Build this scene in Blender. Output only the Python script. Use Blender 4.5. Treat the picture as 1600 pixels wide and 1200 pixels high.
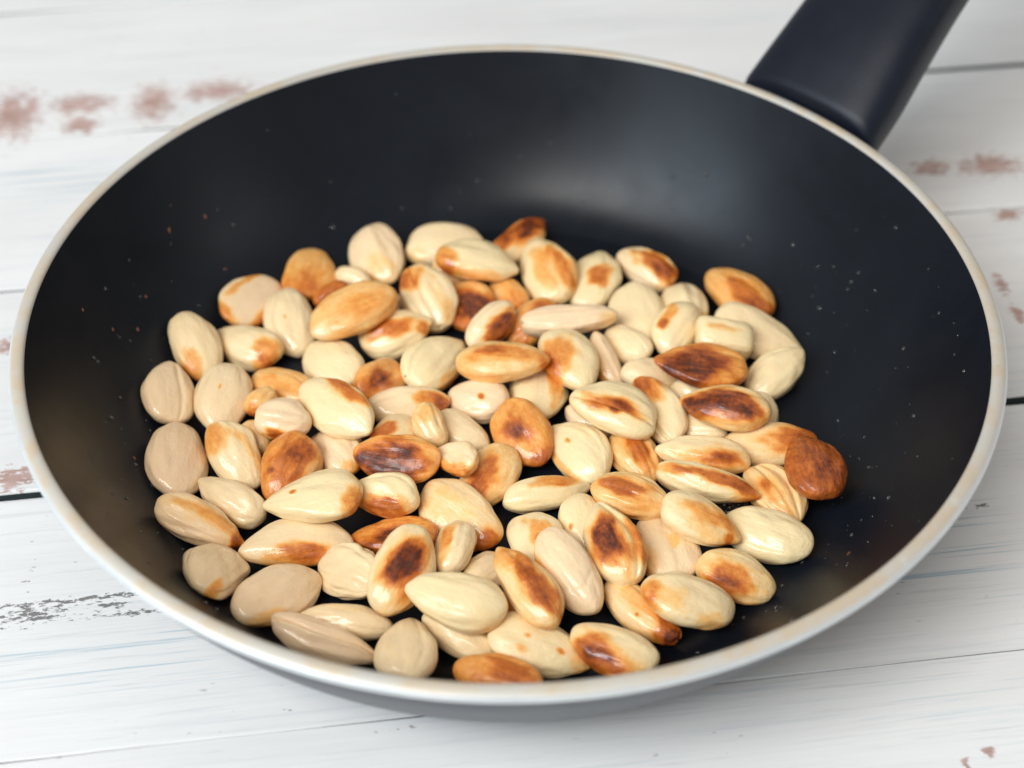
import bpy, bmesh, math, random
import numpy as np
from mathutils import Vector, Matrix, Quaternion

for o in list(bpy.data.objects):
    bpy.data.objects.remove(o)
scene = bpy.context.scene
col = scene.collection
R = math.radians

# ------------------------------------------------------------------ camera
cam_d = bpy.data.cameras.new('camera')
cam_d.sensor_width = 36.0
cam_d.lens = 58.5
cam_d.clip_start = 0.01
cam_d.clip_end = 50
cam_o = bpy.data.objects.new('camera', cam_d)
cam_o.location = (0.00106, -0.34115, 0.33359)
cam_o.rotation_euler = (R(90 - 42.597), 0, 0)
col.objects.link(cam_o)
scene.camera = cam_o
cam_d.dof.use_dof = True
cam_d.dof.focus_distance = 0.436
cam_d.dof.aperture_fstop = 7.5
cam_d.dof.aperture_blades = 7

# ------------------------------------------------------------------ world and lamps (indoor window light plus an added fill)
world = bpy.data.worlds.new('World')
scene.world = world
world.use_nodes = True
wb = world.node_tree.nodes['Background']
wb.inputs[0].default_value = (1.0, 0.985, 0.965, 1)
wb.inputs[1].default_value = 0.37

def area(name, loc, target, sx, sy, power, color):
    d = bpy.data.lights.new(name, 'AREA')
    d.shape = 'RECTANGLE'; d.size = sx; d.size_y = sy
    d.energy = power; d.color = color
    o = bpy.data.objects.new(name, d)
    o.location = loc
    o.rotation_euler = (Vector(target) - Vector(loc)).to_track_quat('-Z', 'Y').to_euler()
    col.objects.link(o)
    return o
area('window_light', (-0.98, -0.70, 0.92), (0, 0, 0), 0.85, 0.60, 13.5, (0.70, 0.86, 1.0))
area('upper_fill_light', (-0.56, -0.86, 1.40), (0, 0, 0), 0.95, 0.55, 17.0, (1.0, 0.975, 0.94))  # fill lamp added to brighten the table below the near rim, no window there
area('side_light', (1.35, -0.12, 0.70), (0, 0, 0), 0.5, 0.5, 0.9, (0.9, 0.95, 1.0))

scene.view_settings.view_transform = 'Standard'
scene.view_settings.look = 'None'
scene.view_settings.exposure = 0.14
scene.view_settings.gamma = 1.0
scene.view_settings.use_curve_mapping = False

# ------------------------------------------------------------------ helpers
def tag(o, label=None, cat=None, group=None, kind=None):
    if label: o['label'] = label
    if cat: o['category'] = cat
    if group: o['group'] = group
    if kind: o['kind'] = kind
    return o

def link(name, me, m=None, parent=None, smooth=True):
    o = bpy.data.objects.new(name, me)
    col.objects.link(o)
    if m: me.materials.append(m)
    if parent: o.parent = parent
    if smooth:
        me.polygons.foreach_set('use_smooth', [True] * len(me.polygons))
    return o

def grid_mesh(name, P, close_u=False, close_v=False, cap=False):
    nu, nv = P.shape[:2]
    V = [tuple(map(float, p)) for p in P.reshape(-1, 3)]
    F = []
    for i in range(nu if close_u else nu - 1):
        for j in range(nv if close_v else nv - 1):
            a = i * nv + j; b = i * nv + (j + 1) % nv
            c = ((i + 1) % nu) * nv + (j + 1) % nv; d = ((i + 1) % nu) * nv + j
            F.append((a, b, c, d))
    if cap:
        F.append(tuple(range(nv))[::-1]); F.append(tuple((nu - 1) * nv + j for j in range(nv)))
    me = bpy.data.meshes.new(name)
    me.from_pydata(V, [], F)
    me.update()
    bm = bmesh.new(); bm.from_mesh(me)
    bmesh.ops.recalc_face_normals(bm, faces=bm.faces)
    bm.to_mesh(me); bm.free()
    return me

def revolve(name, prof, seg=240, close=False):
    th = np.linspace(0, 2 * np.pi, seg, endpoint=False)
    P = np.zeros((len(prof), seg, 3))
    for i, (r, z) in enumerate(prof):
        P[i, :, 0] = r * np.cos(th); P[i, :, 1] = r * np.sin(th); P[i, :, 2] = z
    return grid_mesh(name, P, close_u=close, close_v=True)

class NT:
    """small node-tree writer"""
    def __init__(s, name):
        s.m = bpy.data.materials.new(name); s.m.use_nodes = True
        s.t = s.m.node_tree; s.n = s.t.nodes; s.bsdf = s.n['Principled BSDF']
    def new(s, kind, **kw):
        nd = s.n.new(kind)
        for k, v in kw.items(): setattr(nd, k, v)
        return nd
    def put(s, sock, v):
        if isinstance(v, bpy.types.NodeSocket): s.t.links.new(v, sock)
        else: sock.default_value = v
    def math(s, op, a, b=0.0, c=None, clamp=False):
        nd = s.new('ShaderNodeMath', operation=op); nd.use_clamp = clamp
        s.put(nd.inputs[0], a); s.put(nd.inputs[1], b)
        if c is not None: s.put(nd.inputs[2], c)
        return nd.outputs[0]
    def mix(s, f, a, b, blend='MIX'):
        nd = s.new('ShaderNodeMix', data_type='RGBA', blend_type=blend)
        s.put(nd.inputs[0], f); s.put(nd.inputs[6], a); s.put(nd.inputs[7], b)
        return nd.outputs[2]
    def coord(s, kind='Object'):
        return s.new('ShaderNodeTexCoord').outputs[kind]
    def mapping(s, vec, scale=(1, 1, 1), loc=(0, 0, 0), rot=(0, 0, 0)):
        nd = s.new('ShaderNodeMapping'); s.put(nd.inputs[0], vec)
        nd.inputs[1].default_value = loc; nd.inputs[2].default_value = rot; nd.inputs[3].default_value = scale
        return nd.outputs[0]
    def noise(s, vec, scale, detail=3, rough=.55, w=None, dist=0.0):
        nd = s.new('ShaderNodeTexNoise')
        if w is not None:
            nd.noise_dimensions = '4D'; s.put(nd.inputs['W'], w)
        s.put(nd.inputs['Vector'], vec); nd.inputs['Scale'].default_value = scale
        nd.inputs['Detail'].default_value = detail; nd.inputs['Roughness'].default_value = rough
        nd.inputs['Distortion'].default_value = dist
        return nd.outputs[0]
    def ramp(s, f, stops, interp='LINEAR'):
        nd = s.new('ShaderNodeValToRGB'); cr = nd.color_ramp; cr.interpolation = interp
        while len(cr.elements) < len(stops): cr.elements.new(0.5)
        for e, (p, c) in zip(cr.elements, stops):
            e.position = p; e.color = (*c, 1) if len(c) == 3 else c
        s.put(nd.inputs[0], f)
        return nd.outputs[0]
    def step(s, v, lo, hi):
        nd = s.new('ShaderNodeMapRange'); nd.interpolation_type = 'SMOOTHSTEP'
        s.put(nd.inputs[0], v); nd.inputs[1].default_value = lo; nd.inputs[2].default_value = hi
        return nd.outputs[0]
    def bump(s, h, strength, dist, normal=None):
        nd = s.new('ShaderNodeBump'); s.put(nd.inputs['Height'], h)
        nd.inputs['Strength'].default_value = strength; nd.inputs['Distance'].default_value = dist
        if normal is not None: s.put(nd.inputs['Normal'], normal)
        return nd.outputs[0]
    def set(s, **kw):
        for k, v in kw.items(): s.put(s.bsdf.inputs[k.replace('_', ' ')], v)
        return s.m

# ------------------------------------------------------------------ materials
def mat_paint():
    t = NT('distressed_white_paint')
    co = t.coord()
    rnd = t.new('ShaderNodeObjectInfo').outputs['Random']
    w = t.math('MULTIPLY', rnd, 37.0)
    sep = t.new('ShaderNodeSeparateXYZ'); t.put(sep.inputs[0], co)
    px, py = sep.outputs[0], sep.outputs[1]
    def patches(lst, soft=.55):
        acc = None
        for (x, y, a, b) in lst:
            dx = t.math('MULTIPLY', t.math('SUBTRACT', px, x), 1 / a)
            dy = t.math('MULTIPLY', t.math('SUBTRACT', py, y), 1 / b)
            d = t.math('SQRT', t.math('ADD', t.math('MULTIPLY', dx, dx), t.math('MULTIPLY', dy, dy)))
            v = t.math('SUBTRACT', 1.45, d)
            acc = v if acc is None else t.math('MAXIMUM', acc, v)
        return acc
    base = t.ramp(t.noise(t.mapping(co, (3, 14, 1)), 3, 4, .6, w), [(.3, (.73, .71, .685)), (.7, (.82, .805, .78))])
    # fine brush and grain streaks along the boards
    st = t.noise(t.mapping(co, (12, 420, 20)), 1.0, 5, .65, w)
    base = t.mix(t.math('MULTIPLY', t.step(st, .53, .69), .30), base, (.50, .53, .57, 1))
    big = t.noise(t.mapping(co, (7, 16, 1)), 1.6, 2, .5, w)
    st2 = t.noise(t.mapping(co, (15, 950, 20)), 1.0, 4, .7, t.math('ADD', w, 5.0))
    blue = t.math('MULTIPLY', t.step(st2, .55, .66), t.step(big, .46, .66))
    blue = t.math('MAXIMUM', t.math('MULTIPLY', blue, .55),
                  t.math('MULTIPLY', t.step(st2, .50, .64), t.step(patches(BLUE), .0, 1.0)))
    base = t.mix(t.math('MULTIPLY', blue, .75), base, (.33, .47, .55, 1))
    lil = t.noise(t.mapping(co, (22, 700, 20)), 1.0, 4, .7, t.math('ADD', w, 11.0))
    base = t.mix(t.math('MULTIPLY', t.step(lil, .58, .69), .32), base, (.47, .42, .47, 1))
    # worn spots down to old red-brown and dark paint
    fl = t.noise(t.mapping(co, (240, 760, 20)), 1.0, 4, .7)
    red = t.math('ADD', t.math('MULTIPLY', patches(RED), .42), t.math('MULTIPLY', t.math('SUBTRACT', fl, .5), 2.4))
    rm = t.step(red, .16, .27)
    rcol = t.ramp(t.noise(t.mapping(co, (80, 300, 1)), 1.0, 3, .6), [(.35, (.30, .13, .09)), (.65, (.50, .30, .24))])
    base = t.mix(t.math('MULTIPLY', rm, .82), base, rcol)
    fl2 = t.noise(t.mapping(co, (330, 900, 20)), 1.0, 4, .75, 7.0)
    drk = t.math('ADD', t.math('MULTIPLY', patches(DARK), .36), t.math('MULTIPLY', t.math('SUBTRACT', fl2, .5), 2.6))
    dm = t.step(drk, .30, .40)
    base = t.mix(t.math('MULTIPLY', dm, .85), base, (.10, .09, .085, 1))
    # scattered nicks everywhere
    nk = t.noise(t.mapping(co, (180, 520, 20)), 1.0, 3, .6, t.math('ADD', w, 3.0))
    nz = t.noise(t.mapping(co, (9, 22, 1)), 1.0, 2, .5, t.math('ADD', w, 8.0))
    nm = t.math('MULTIPLY', t.step(nk, .68, .72), t.step(nz, .47, .58))
    base = t.mix(t.math('MULTIPLY', nm, .75), base, (.20, .14, .12, 1))
    h = st
    return t.set(Base_Color=base, Roughness=.62, Normal=t.bump(h, .3, .0005))

def mat_plain(name, colr, rough, metal=0.0, spec=.5):
    t = NT(name)
    co = t.coord()
    nz = t.noise(co, 60, 4, .6)
    c2 = tuple(min(1, c * 1.18) for c in colr)
    base = t.ramp(nz, [(.3, tuple(c * .88 for c in colr)), (.7, c2)])
    rr = t.math('ADD', rough - .06, t.math('MULTIPLY', nz, .12))
    return t.set(Base_Color=base, Roughness=rr, Metallic=metal, Specular_IOR_Level=spec,
                 Normal=t.bump(t.noise(co, 900, 3, .6), .12, .0003))

def mat_coating():
    t = NT('black_nonstick_coating')
    co = t.coord()
    smear = t.noise(t.mapping(co, (1, 1, 1)), 22, 5, .65, dist=.6)
    fine = t.noise(co, 1400, 2, .5)
    base = t.ramp(smear, [(.3, (.0045, .0060, .0092)), (.75, (.0075, .0098, .0145))])
    rough = t.math('ADD', .17, t.math('MULTIPLY', smear, .36))
    return t.set(Base_Color=base, Roughness=rough, Specular_IOR_Level=.24,
                 Normal=t.bump(fine, .10, .0002))

def mat_rim():
    t = NT('stained_aluminium_rim')
    co = t.coord()
    sep = t.new('ShaderNodeSeparateXYZ'); t.put(sep.inputs[0], co)
    top = t.step(sep.outputs[2], .0496, .0505)
    n1 = t.noise(co, 55, 5, .65, dist=.5)
    n2 = t.noise(co, 210, 4, .7)
    metal = t.ramp(n1, [(.3, (.66, .69, .70)), (.7, (.80, .82, .82))])
    stain = t.ramp(n1, [(.25, (.52, .50, .46)), (.46, (.54, .49, .41)), (.58, (.55, .44, .31)), (.68, (.52, .49, .44))])
    base = t.mix(t.math('MULTIPLY', top, t.step(n2, .05, .4)), metal, stain)
    sp = t.step(t.noise(co, 420, 3, .6), .70, .76)
    base = t.mix(t.math('MULTIPLY', sp, t.math('MULTIPLY', top, .6)), base, (.36, .22, .12, 1))
    sp2 = t.step(t.noise(co, 130, 2, .5, 4.0), .70, .80)
    base = t.mix(t.math('MULTIPLY', sp2, t.math('MULTIPLY', top, .35)), base, (.45, .24, .10, 1))
    rough = t.math('ADD', .38, t.math('MULTIPLY', top, .18))
    return t.set(Base_Color=base, Roughness=rough, Metallic=t.math('SUBTRACT', .55, t.math('MULTIPLY', top, .45)),
                 Normal=t.bump(n2, .2, .0004))

def mat_almond():
    t = NT('blanched_almond')
    co = t.coord()
    rnd = t.math('MULTIPLY', t.new('ShaderNodeObjectInfo').outputs['Random'], 91.0)
    tv = t.new('ShaderNodeAttribute', attribute_name='toast').outputs['Fac']
    hv = t.new('ShaderNodeAttribute', attribute_name='hue').outputs['Fac']
    streak = t.noise(t.mapping(co, (150, 700, 700)), 1.0, 2, .6, rnd)
    blot = t.noise(co, 330, 3, .62, rnd)
    fine = t.noise(co, 1500, 1, .6)
    amt = t.math('ADD', t.math('MULTIPLY', tv, .75), .07)
    mott = t.noise(co, 900, 2, .7)
    var = t.math('ADD', t.math('MULTIPLY', t.math('SUBTRACT', blot, .5), .80), t.math('ADD', t.math('MULTIPLY', t.math('SUBTRACT', streak, .5), .75), t.math('MULTIPLY', t.math('SUBTRACT', mott, .5), .45)))
    tt = t.math('ADD', t.math('MULTIPLY', tv, .93), t.math('MULTIPLY', var, amt), clamp=True)
    cream = t.mix(hv, (.87, .670, .365, 1), (.87, .610, .378, 1))
    cream = t.mix(t.math('MULTIPLY', t.step(blot, .45, .7), .25), cream, (.87, .645, .33, 1))
    roast = t.ramp(tt, [(0, (.87, .65, .36)), (.18, (.87, .53, .20)), (.34, (.80, .335, .068)), (.50, (.60, .165, .020)),
                        (.68, (.38, .085, .010)), (.86, (.185, .034, .006)), (1, (.080, .018, .006))])
    base = t.mix(t.step(tt, .05, .22), cream, roast)
    # pin-prick flecks of scorched skin
    fk = t.new('ShaderNodeTexVoronoi'); fk.voronoi_dimensions = '4D'
    t.put(fk.inputs['Vector'], co); t.put(fk.inputs['W'], rnd); fk.inputs['Scale'].default_value = 170
    sel = t.new('ShaderNodeSeparateColor'); t.put(sel.inputs[0], fk.outputs['Color'])
    fm = t.math('MULTIPLY', t.math('SUBTRACT', 1, t.step(t.math('ADD', fk.outputs['Distance'], t.math('MULTIPLY', fine, .12)), .10, .17)), t.math('GREATER_THAN', sel.outputs[0], .90))
    base = t.mix(t.math('MULTIPLY', fm, .85), base, (.11, .035, .012, 1))
    rough = t.math('ADD', .34, t.math('MULTIPLY', blot, .22))
    h = t.math('ADD', t.math('MULTIPLY', streak, .8), t.math('ADD', t.math('MULTIPLY', blot, .9), t.math('MULTIPLY', mott, .30)))
    nrm = t.bump(h, .55, .0006)
    sss = t.math('SUBTRACT', .16, t.math('MULTIPLY', tt, .20), clamp=True)
    t.bsdf.inputs['Subsurface Radius'].default_value = (1.0, .55, .25)
    return t.set(Base_Color=base, Roughness=rough, Specular_IOR_Level=t.math('SUBTRACT', .5, t.math('MULTIPLY', tt, .22)), Subsurface_Weight=sss, Subsurface_Scale=.0022,
                 Coat_Weight=t.math('MULTIPLY', t.step(t.noise(co, 120, 2, .6, rnd), .36, .58), .70), Coat_Roughness=.06, Coat_Normal=t.bump(t.math('ADD', streak, blot), .22, .0005), Normal=nrm)

def mat_oil(name, colr):
    t = NT(name)
    return t.set(Base_Color=(*colr, 1), Roughness=.05, Transmission_Weight=.94, IOR=1.46)

RED = [(-0.1547, 0.1868, 0.0092, 0.0137), (-0.1311, 0.1907, 0.0104, 0.006), (-0.1304, 0.1773, 0.0057, 0.005), (-0.1047, 0.1884, 0.007, 0.0108), (-0.0817, 0.193, 0.0117, 0.0061), (-0.1393, 0.0013, 0.0063, 0.0036), (0.162, 0.1112, 0.0063, 0.0039), (0.1822, 0.11, 0.01, 0.0055), (0.1789, 0.0819, 0.0042, 0.0029), (0.1638, 0.0466, 0.0017, 0.0049), (0.1638, 0.0323, 0.0018, 0.0039), (0.0929, -0.1253, 0.0009, 0.0016), (0.0994, -0.1226, 0.0015, 0.0014), (-0.144, 0.0587, 0.0058, 0.0031)]
DARK = [(-0.1302, -0.049, 0.0107, 0.0035), (-0.1108, -0.0484, 0.0049, 0.0018), (0.1244, -0.0447, 0.003, 0.0009), (-0.118, -0.0455, 0.03, 0.0012), (-0.1, -0.052, 0.02, 0.001)]
BLUE = [(-0.0974, -0.0639, 0.0534, 0.0148), (0.1053, -0.0586, 0.0274, 0.0142), (-0.134, 0.1444, 0.0262, 0.0116), (0.0839, -0.0714, 0.0149, 0.0022)]
M_paint = mat_paint()
M_gap = mat_plain('dark_underlay', (.045, .06, .062), .9, spec=.2)
M_coat = mat_coating()
M_rim = mat_rim()
M_shell = mat_plain('slate_enamel', (.028, .033, .046), .36)
M_handle = mat_plain('black_bakelite', (.0055, .0075, .0145), .40, spec=.26)
M_collar = mat_plain('matt_black_collar', (.010, .011, .016), .5)
M_almond = mat_almond()
M_oil = mat_oil('cooking_oil', (.75, .74, .68))
M_crumb = mat_plain('burnt_crumb', (.13, .045, .02), .6)

# ------------------------------------------------------------------ the setting: white boards
TABLE_ROT = Matrix.Rotation(R(7.7), 4, 'Z')
bm = bmesh.new()
bmesh.ops.create_cube(bm, size=1, matrix=Matrix.Translation((0, .0387, -.0237)) @ Matrix.Diagonal((1.42, 1.14, .018, 1)))
me = bpy.data.meshes.new('tabletop'); bm.to_mesh(me); bm.free()
table = link('tabletop', me, M_gap, smooth=False)
table.matrix_world = TABLE_ROT
tag(table, kind='structure')

def gap_at(k, x):                       # half width of the joint below board k, in metres
    g = {0: (.00010, .00014), 1: (.0013, .0016), 2: (.0004, .00055), 3: (.00018, .0014)}.get(k, (.0005, .0008))
    f = min(1, max(0, (x + .16) / .36))
    if k == 0: return .00010
    return g[0] + (g[1] - g[0]) * f + .00012 * math.sin(31 * x + k * 2.1) + .00008 * math.sin(83 * x + k)
EDGE = {0: -.0940, 1: -.0053, 2: .0857, 3: .1715}
def edge(k):
    if k in EDGE: return EDGE[k]
    return -.0940 + .0887 * k if k < 0 else .1715 + .0887 * (k - 3)
for k in range(-5, 8):
    nx = 110
    xs = np.linspace(-.72, .72, nx)
    P = np.zeros((nx, 8, 3))
    for i, x in enumerate(xs):
        y0 = edge(k) + max(.00008, gap_at(k, x)); y1 = edge(k + 1) - max(.00008, gap_at(k + 1, x))
        b = (.0007 if k else .0003) + .00025 * math.sin(47 * x + k * 3)
        b2 = (.0007 if k + 1 else .0003) + .00025 * math.sin(39 * x + k * 5)
        sec = [(y0, -.0145), (y0, -b), (y0 + b * .35, -b * .35), (y0 + b * 1.3, 0), (y1 - b2 * 1.3, 0), (y1 - b2 * .35, -b2 * .35), (y1, -b2), (y1, -.0145)]
        for j, (y, z) in enumerate(sec): P[i, j] = (x, y, z)
    me = grid_mesh('plank', P, close_v=True, cap=True)
    pk = link('plank', me, M_paint, table, smooth=False)
    me.materials.append(M_gap)                       # bare dark edges below the painted arris
    for p in me.polygons:
        if abs(p.normal.z) < .3 and p.center.z < -.002: p.material_index = 1

# ------------------------------------------------------------------ the frying pan
ZF, RF, RI, ZR = .005, .089, .1259, .05
def wall_z(r):
    t = min(1, max(0, (r - RF) / (RI - RF)))
    return ZF + (ZR - ZF) * t ** 1.7
pan = bpy.data.objects.new('frying_pan', None); col.objects.link(pan)
tag(pan, 'black nonstick frying pan with a pale metal rim holding the almonds', 'frying pan')
prof = [(.0004, ZF)] + [(r, wall_z(r)) for r in np.linspace(.006, RF - .002, 22)] + [(r, wall_z(r)) for r in np.linspace(RF, RI, 44)]
link('nonstick_coating', revolve('nonstick_coating', prof), M_coat, pan)
outer = [(.1272, .0479)] + [(.1288 - .0005 * i, .0479 - .0014 * i * (1 + .03 * i)) for i in range(1, 3)]
for t in np.linspace(.06, 1, 30):
    a = (1 - t)
    outer.append((.094 + .0335 * a ** .75, .0008 + .0425 * a ** 1.15 if t < 1 else .0008))
outer += [(.0925, .0003), (.088, .0002), (.004, .0002)]
link('outer_shell', revolve('outer_shell', outer), M_shell, pan)
ring = [(.1259, .0497), (.1261, .0503), (.1266, .0507), (.1275, .0508), (.1284, .0507), (.1292, .0503), (.1298, .0497), (.1302, .0489),
        (.1301, .0486), (.1297, .0481), (.1289, .0478), (.1278, .0477), (.1266, .0478), (.1260, .0484)]
rim = revolve('rim', ring, seg=360, close=True)
link('rim', rim, M_rim, pan)

# handle: a swept rounded section that climbs away from the rim
HA = R(45.8)
def sweep(name, pts, m, parent, cap=True):
    n = 40; rows = []
    for (r, z, w, h, crown, tilt) in pts:
        row = []
        for j in range(n):
            a = 2 * math.pi * j / n
            c, s = math.cos(a), math.sin(a)
            yy = math.copysign(abs(c) ** .60, c) * w / 2
            zz = math.copysign(abs(s) ** .62, s) * h / 2 + (crown * (1 - (2 * yy / w) ** 2) if s > 0 else 0)
            # tilt the section so that it stays square to the path
            rr = r - math.sin(tilt) * zz; z3 = z + math.cos(tilt) * zz
            row.append((rr * math.cos(HA) - yy * math.sin(HA), rr * math.sin(HA) + yy * math.cos(HA), z3))
        rows.append(row)
    return link(name, grid_mesh(name, np.array(rows), close_v=True, cap=cap), m, parent)
path = [(.1318, .0430), (.145, .0520), (.160, .0635), (.178, .0760), (.200, .0880), (.225, .0980), (.255, .1060), (.285, .1110), (.306, .1130)]
wid = [.0495, .0480, .0450, .0420, .0395, .040, .036, .035, .031]
hei = [.0190, .0205, .0215, .0215, .021, .020, .019, .018, .014]
def interp(i):
    k = min(int(i), len(path) - 2); f = i - k
    def cat(a, b, c, d): return .5 * ((2 * b) + (-a + c) * f + (2 * a - 5 * b + 4 * c - d) * f * f + (-a + 3 * b - 3 * c + d) * f ** 3)
    g = lambda L, q: L[min(max(q, 0), len(L) - 1)]
    def v(fn): return cat(fn(k - 1), fn(k), fn(k + 1), fn(k + 2))
    return (v(lambda q: g(path, q)[0]), v(lambda q: g(path, q)[1]), v(lambda q: g(wid, q)), v(lambda q: g(hei, q)))
hp = []
S = np.linspace(0, len(path) - 1, 70)
for i, s in enumerate(S):
    r, z, w, h = interp(s)
    r2, z2, _, _ = interp(min(s + .05, len(path) - 1)); r1, z1, _, _ = interp(max(s - .05, 0))
    tilt = math.atan2(z2 - z1, r2 - r1) * min(1, i / 14 + .25)
    e = .0
    if i == 0: w -= .0022; h -= .0022
    if i == 1: w -= .0006; h -= .0006
    if i == 1: r = hp[0][0] + .0007; z = hp[0][1] + .0003
    if i == len(S) - 1: w *= .6; h *= .5
    if i == len(S) - 2: w *= .88; h *= .85
    hp.append((r, z, w, h, .0012, tilt))
handle = sweep('handle', hp, M_handle, pan)
tag(handle, 'thick matt black moulded handle')
bk = sweep('bracket', [(.1265, .0385, .026, .010, 0, 0), (.1295, .0395, .026, .010, 0, 0), (.1330, .0410, .026, .010, 0, .2)], M_collar, handle)

# ------------------------------------------------------------------ almonds
NU,NV=56,72
def almond_points(L,W,T,tip,o,seed):
    """unit sphere grid shaped into an almond: x length, y width, z thickness. returns rows (NU+1,NV,3)"""
    rs=np.random.RandomState(seed)
    th=np.linspace(0,np.pi,NU+1)[:,None]; ph=np.linspace(0,2*np.pi,NV,endpoint=False)[None,:]
    u=-np.cos(th)+0*ph
    k=o.get('k',.17 if tip else .05)*(tip if tip else (1 if seed%2 else -1))
    base=np.sqrt(np.clip(1-u*u,0,1))
    f=base*(1-k*u-.5*k*k)
    s=u*(np.sign(k) if k else 1)
    sharp=.40 if tip else .10
    f=f*(1-sharp*.5*np.clip(s,0,1)**3)          # narrower towards the pointed end
    c,sn=np.cos(ph),np.sin(ph)
    e=1.0
    cy=np.sign(c)*np.abs(c)**e; cz=np.sign(sn)*np.abs(sn)**.86
    x=u.copy(); y=f*cy
    g=base**.80*(1-.5*k*u)*(1-.25*np.clip(s,0,1)**3)
    z=g*cz
    if o.get('sq'):
        p=.62; x=np.sign(x)*np.abs(x)**p; 
        q=np.maximum(base,1e-6)**.25; y=cy*np.abs(c)**-.25*q*1.0 if False else np.sign(c)*np.abs(c)**.6*base**.45; z=np.sign(sn)*np.abs(sn)**.7*base**.5
    t=o.get('trunc')
    if t:
        d=np.sign(t); lim=abs(t)+.03*np.sin(3*ph+seed)
        xs=x*d; x=d*np.where(xs>lim,lim+(xs-lim)*.15,xs)
    x=x+0*y
    if tip: x=x+.03*np.exp(-((s-1)/.06)**2)*np.sign(k)
    y=np.where(y*np.sin(seed*5.1)>0,y*(1+.10*np.sin(seed*2.9)),y*(1-.10*np.sin(seed*2.9)))
    if o.get('half') is not None:
        h=.25+.75*o['half']; z=np.where(z>0,z*h,z*1.1)
        z=z-.10*np.clip(base-.5,0,1)*np.where(z>0,1,0)*(1-y*y)
    if o.get('flat'):
        z=np.sign(z)*np.abs(z)**.6*.9
    top=(z>0)
    # broad irregularities
    def wave(ax,ay,az,n,lo,hi,amp):
        r=np.zeros_like(x)
        for i in range(n):
            kx,ky,kz=rs.uniform(-hi,hi,3); p=rs.uniform(0,6.28)
            r+=np.sin(kx*ax+ky*ay+kz*az+p)
        return r*amp/np.sqrt(n)
    low=wave(x,y,z,6,0,2.9,.062)
    mid=wave(x*1.2,y*1.6,z*1.6,8,0,6.5,.020*o.get('wr',1.))
    wq=o.get('wr',1.)
    cre=np.abs(wave(x*.8,y*2.2,z*1.5,3,0,3.4,1.0)); cre=-np.exp(-(cre/.10)**2)*.011*wq**1.6*np.clip(base*1.4-.25,0,1)
    cre=cre-np.exp(-(np.abs(wave(x*.6,y*2.0,z*2,3,0,2.4,1.0))/.05)**2)*.008*np.clip(base*1.4-.25,0,1)
    rid=np.sin(ph*rs.randint(7,12)+1.6*np.sin(2*x+seed)+rs.uniform(0,6))*.010*o.get('wr',1.)**1.4*base
    rid=rid+np.sin(ph*rs.randint(14,20)+2.2*np.sin(1.7*x+seed*2)+rs.uniform(0,6))*.0045*o.get('wr',1.)**1.4*base
    m=1+low+mid+rid+cre
    y=y*m; z=z*(1+low*.8+mid*1.5+rid*1.7+cre*1.6); x=x*(1+low*.4)
    if o.get('ridge'):
        z=z+np.where(top,.16*np.exp(-((y-.1)/.22)**2)*base,0)
    gl=list(o.get('groove',[]))
    if not gl and seed%5 in (1,3): gl=[(.62*np.sign(np.sin(seed*7.7)),.018)]
    for gv,gd in gl:
        line=gv*(1-.35*x*x)*f+.05*np.sin(3*x+seed)
        z=z-np.where(z>-.1,gd*2.6*np.exp(-((y-line)/.07)**2)*np.clip(base*1.3,0,1),0)
        z=z+np.where(z>-.1,gd*1.0*np.exp(-((y-line-.16*np.sign(gv+1e-6))/.11)**2)*base,0)
    if o.get('crack') is not None:
        xc=o['crack']+.12*np.sin(4*y+seed); z=z-np.where(z>-.1,.10*np.exp(-((x-xc)/.035)**2)*base,0)
    if o.get('dent'):
        du,dv,dr,dd=o['dent']; z=z-np.where(top,dd*3.2*np.exp(-(((x-du)/dr)**2+((y-dv)/(dr*.8))**2)),0)
    b=o.get('bend',.10*np.sin(seed*1.7))
    y=y+b*(x*x-.4)*1.2
    z=z+.05*np.sin(seed*2.3)*(x*x-.3)
    al=np.arctan2(y,x); hm=1+.024*np.sin(3*al+seed*1.3)+.013*np.sin(5*al+seed*2.1)+.007*np.sin(8*al+seed*.7)
    x=x*hm; y=y*hm
    P=np.stack([x*L,y*W,z*T],-1)
    return P
def toast(P,L,W,T,g,spots):
    x,y,z=P[...,0]/L,P[...,1]/W,P[...,2]/T
    v=np.full(x.shape,float(g))
    for (sx,sy,sz,ru,rv,i) in spots:
        q=np.sqrt(((x-sx)/ru)**2+((y-sy)/rv)**2+((z-sz)/1.3)**2)
        a=sx*9+sy*7+ru*5
        q=q+.16*np.sin(4.1*x+3.3*y+a)+.11*np.sin(7.3*x-5.9*y+2*a)+.07*np.sin(13*x+11*y+3*a)
        v=v+i*(.86/(1+np.exp((q-.80)/.125))+.14/(1+np.exp((q-1.2)/.2)))
    rim=np.exp(-((z+.05)/.30)**2)*np.clip((x*x+y*y-.45)*2.2,0,1)
    v=v+.10*rim*(.55+.45*np.sin(3.1*x+1.7*y+len(spots)+g*40))
    v=np.where(v>.55,.55+.62*(v-.55),v)
    return np.clip(v,0,.97)


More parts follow.
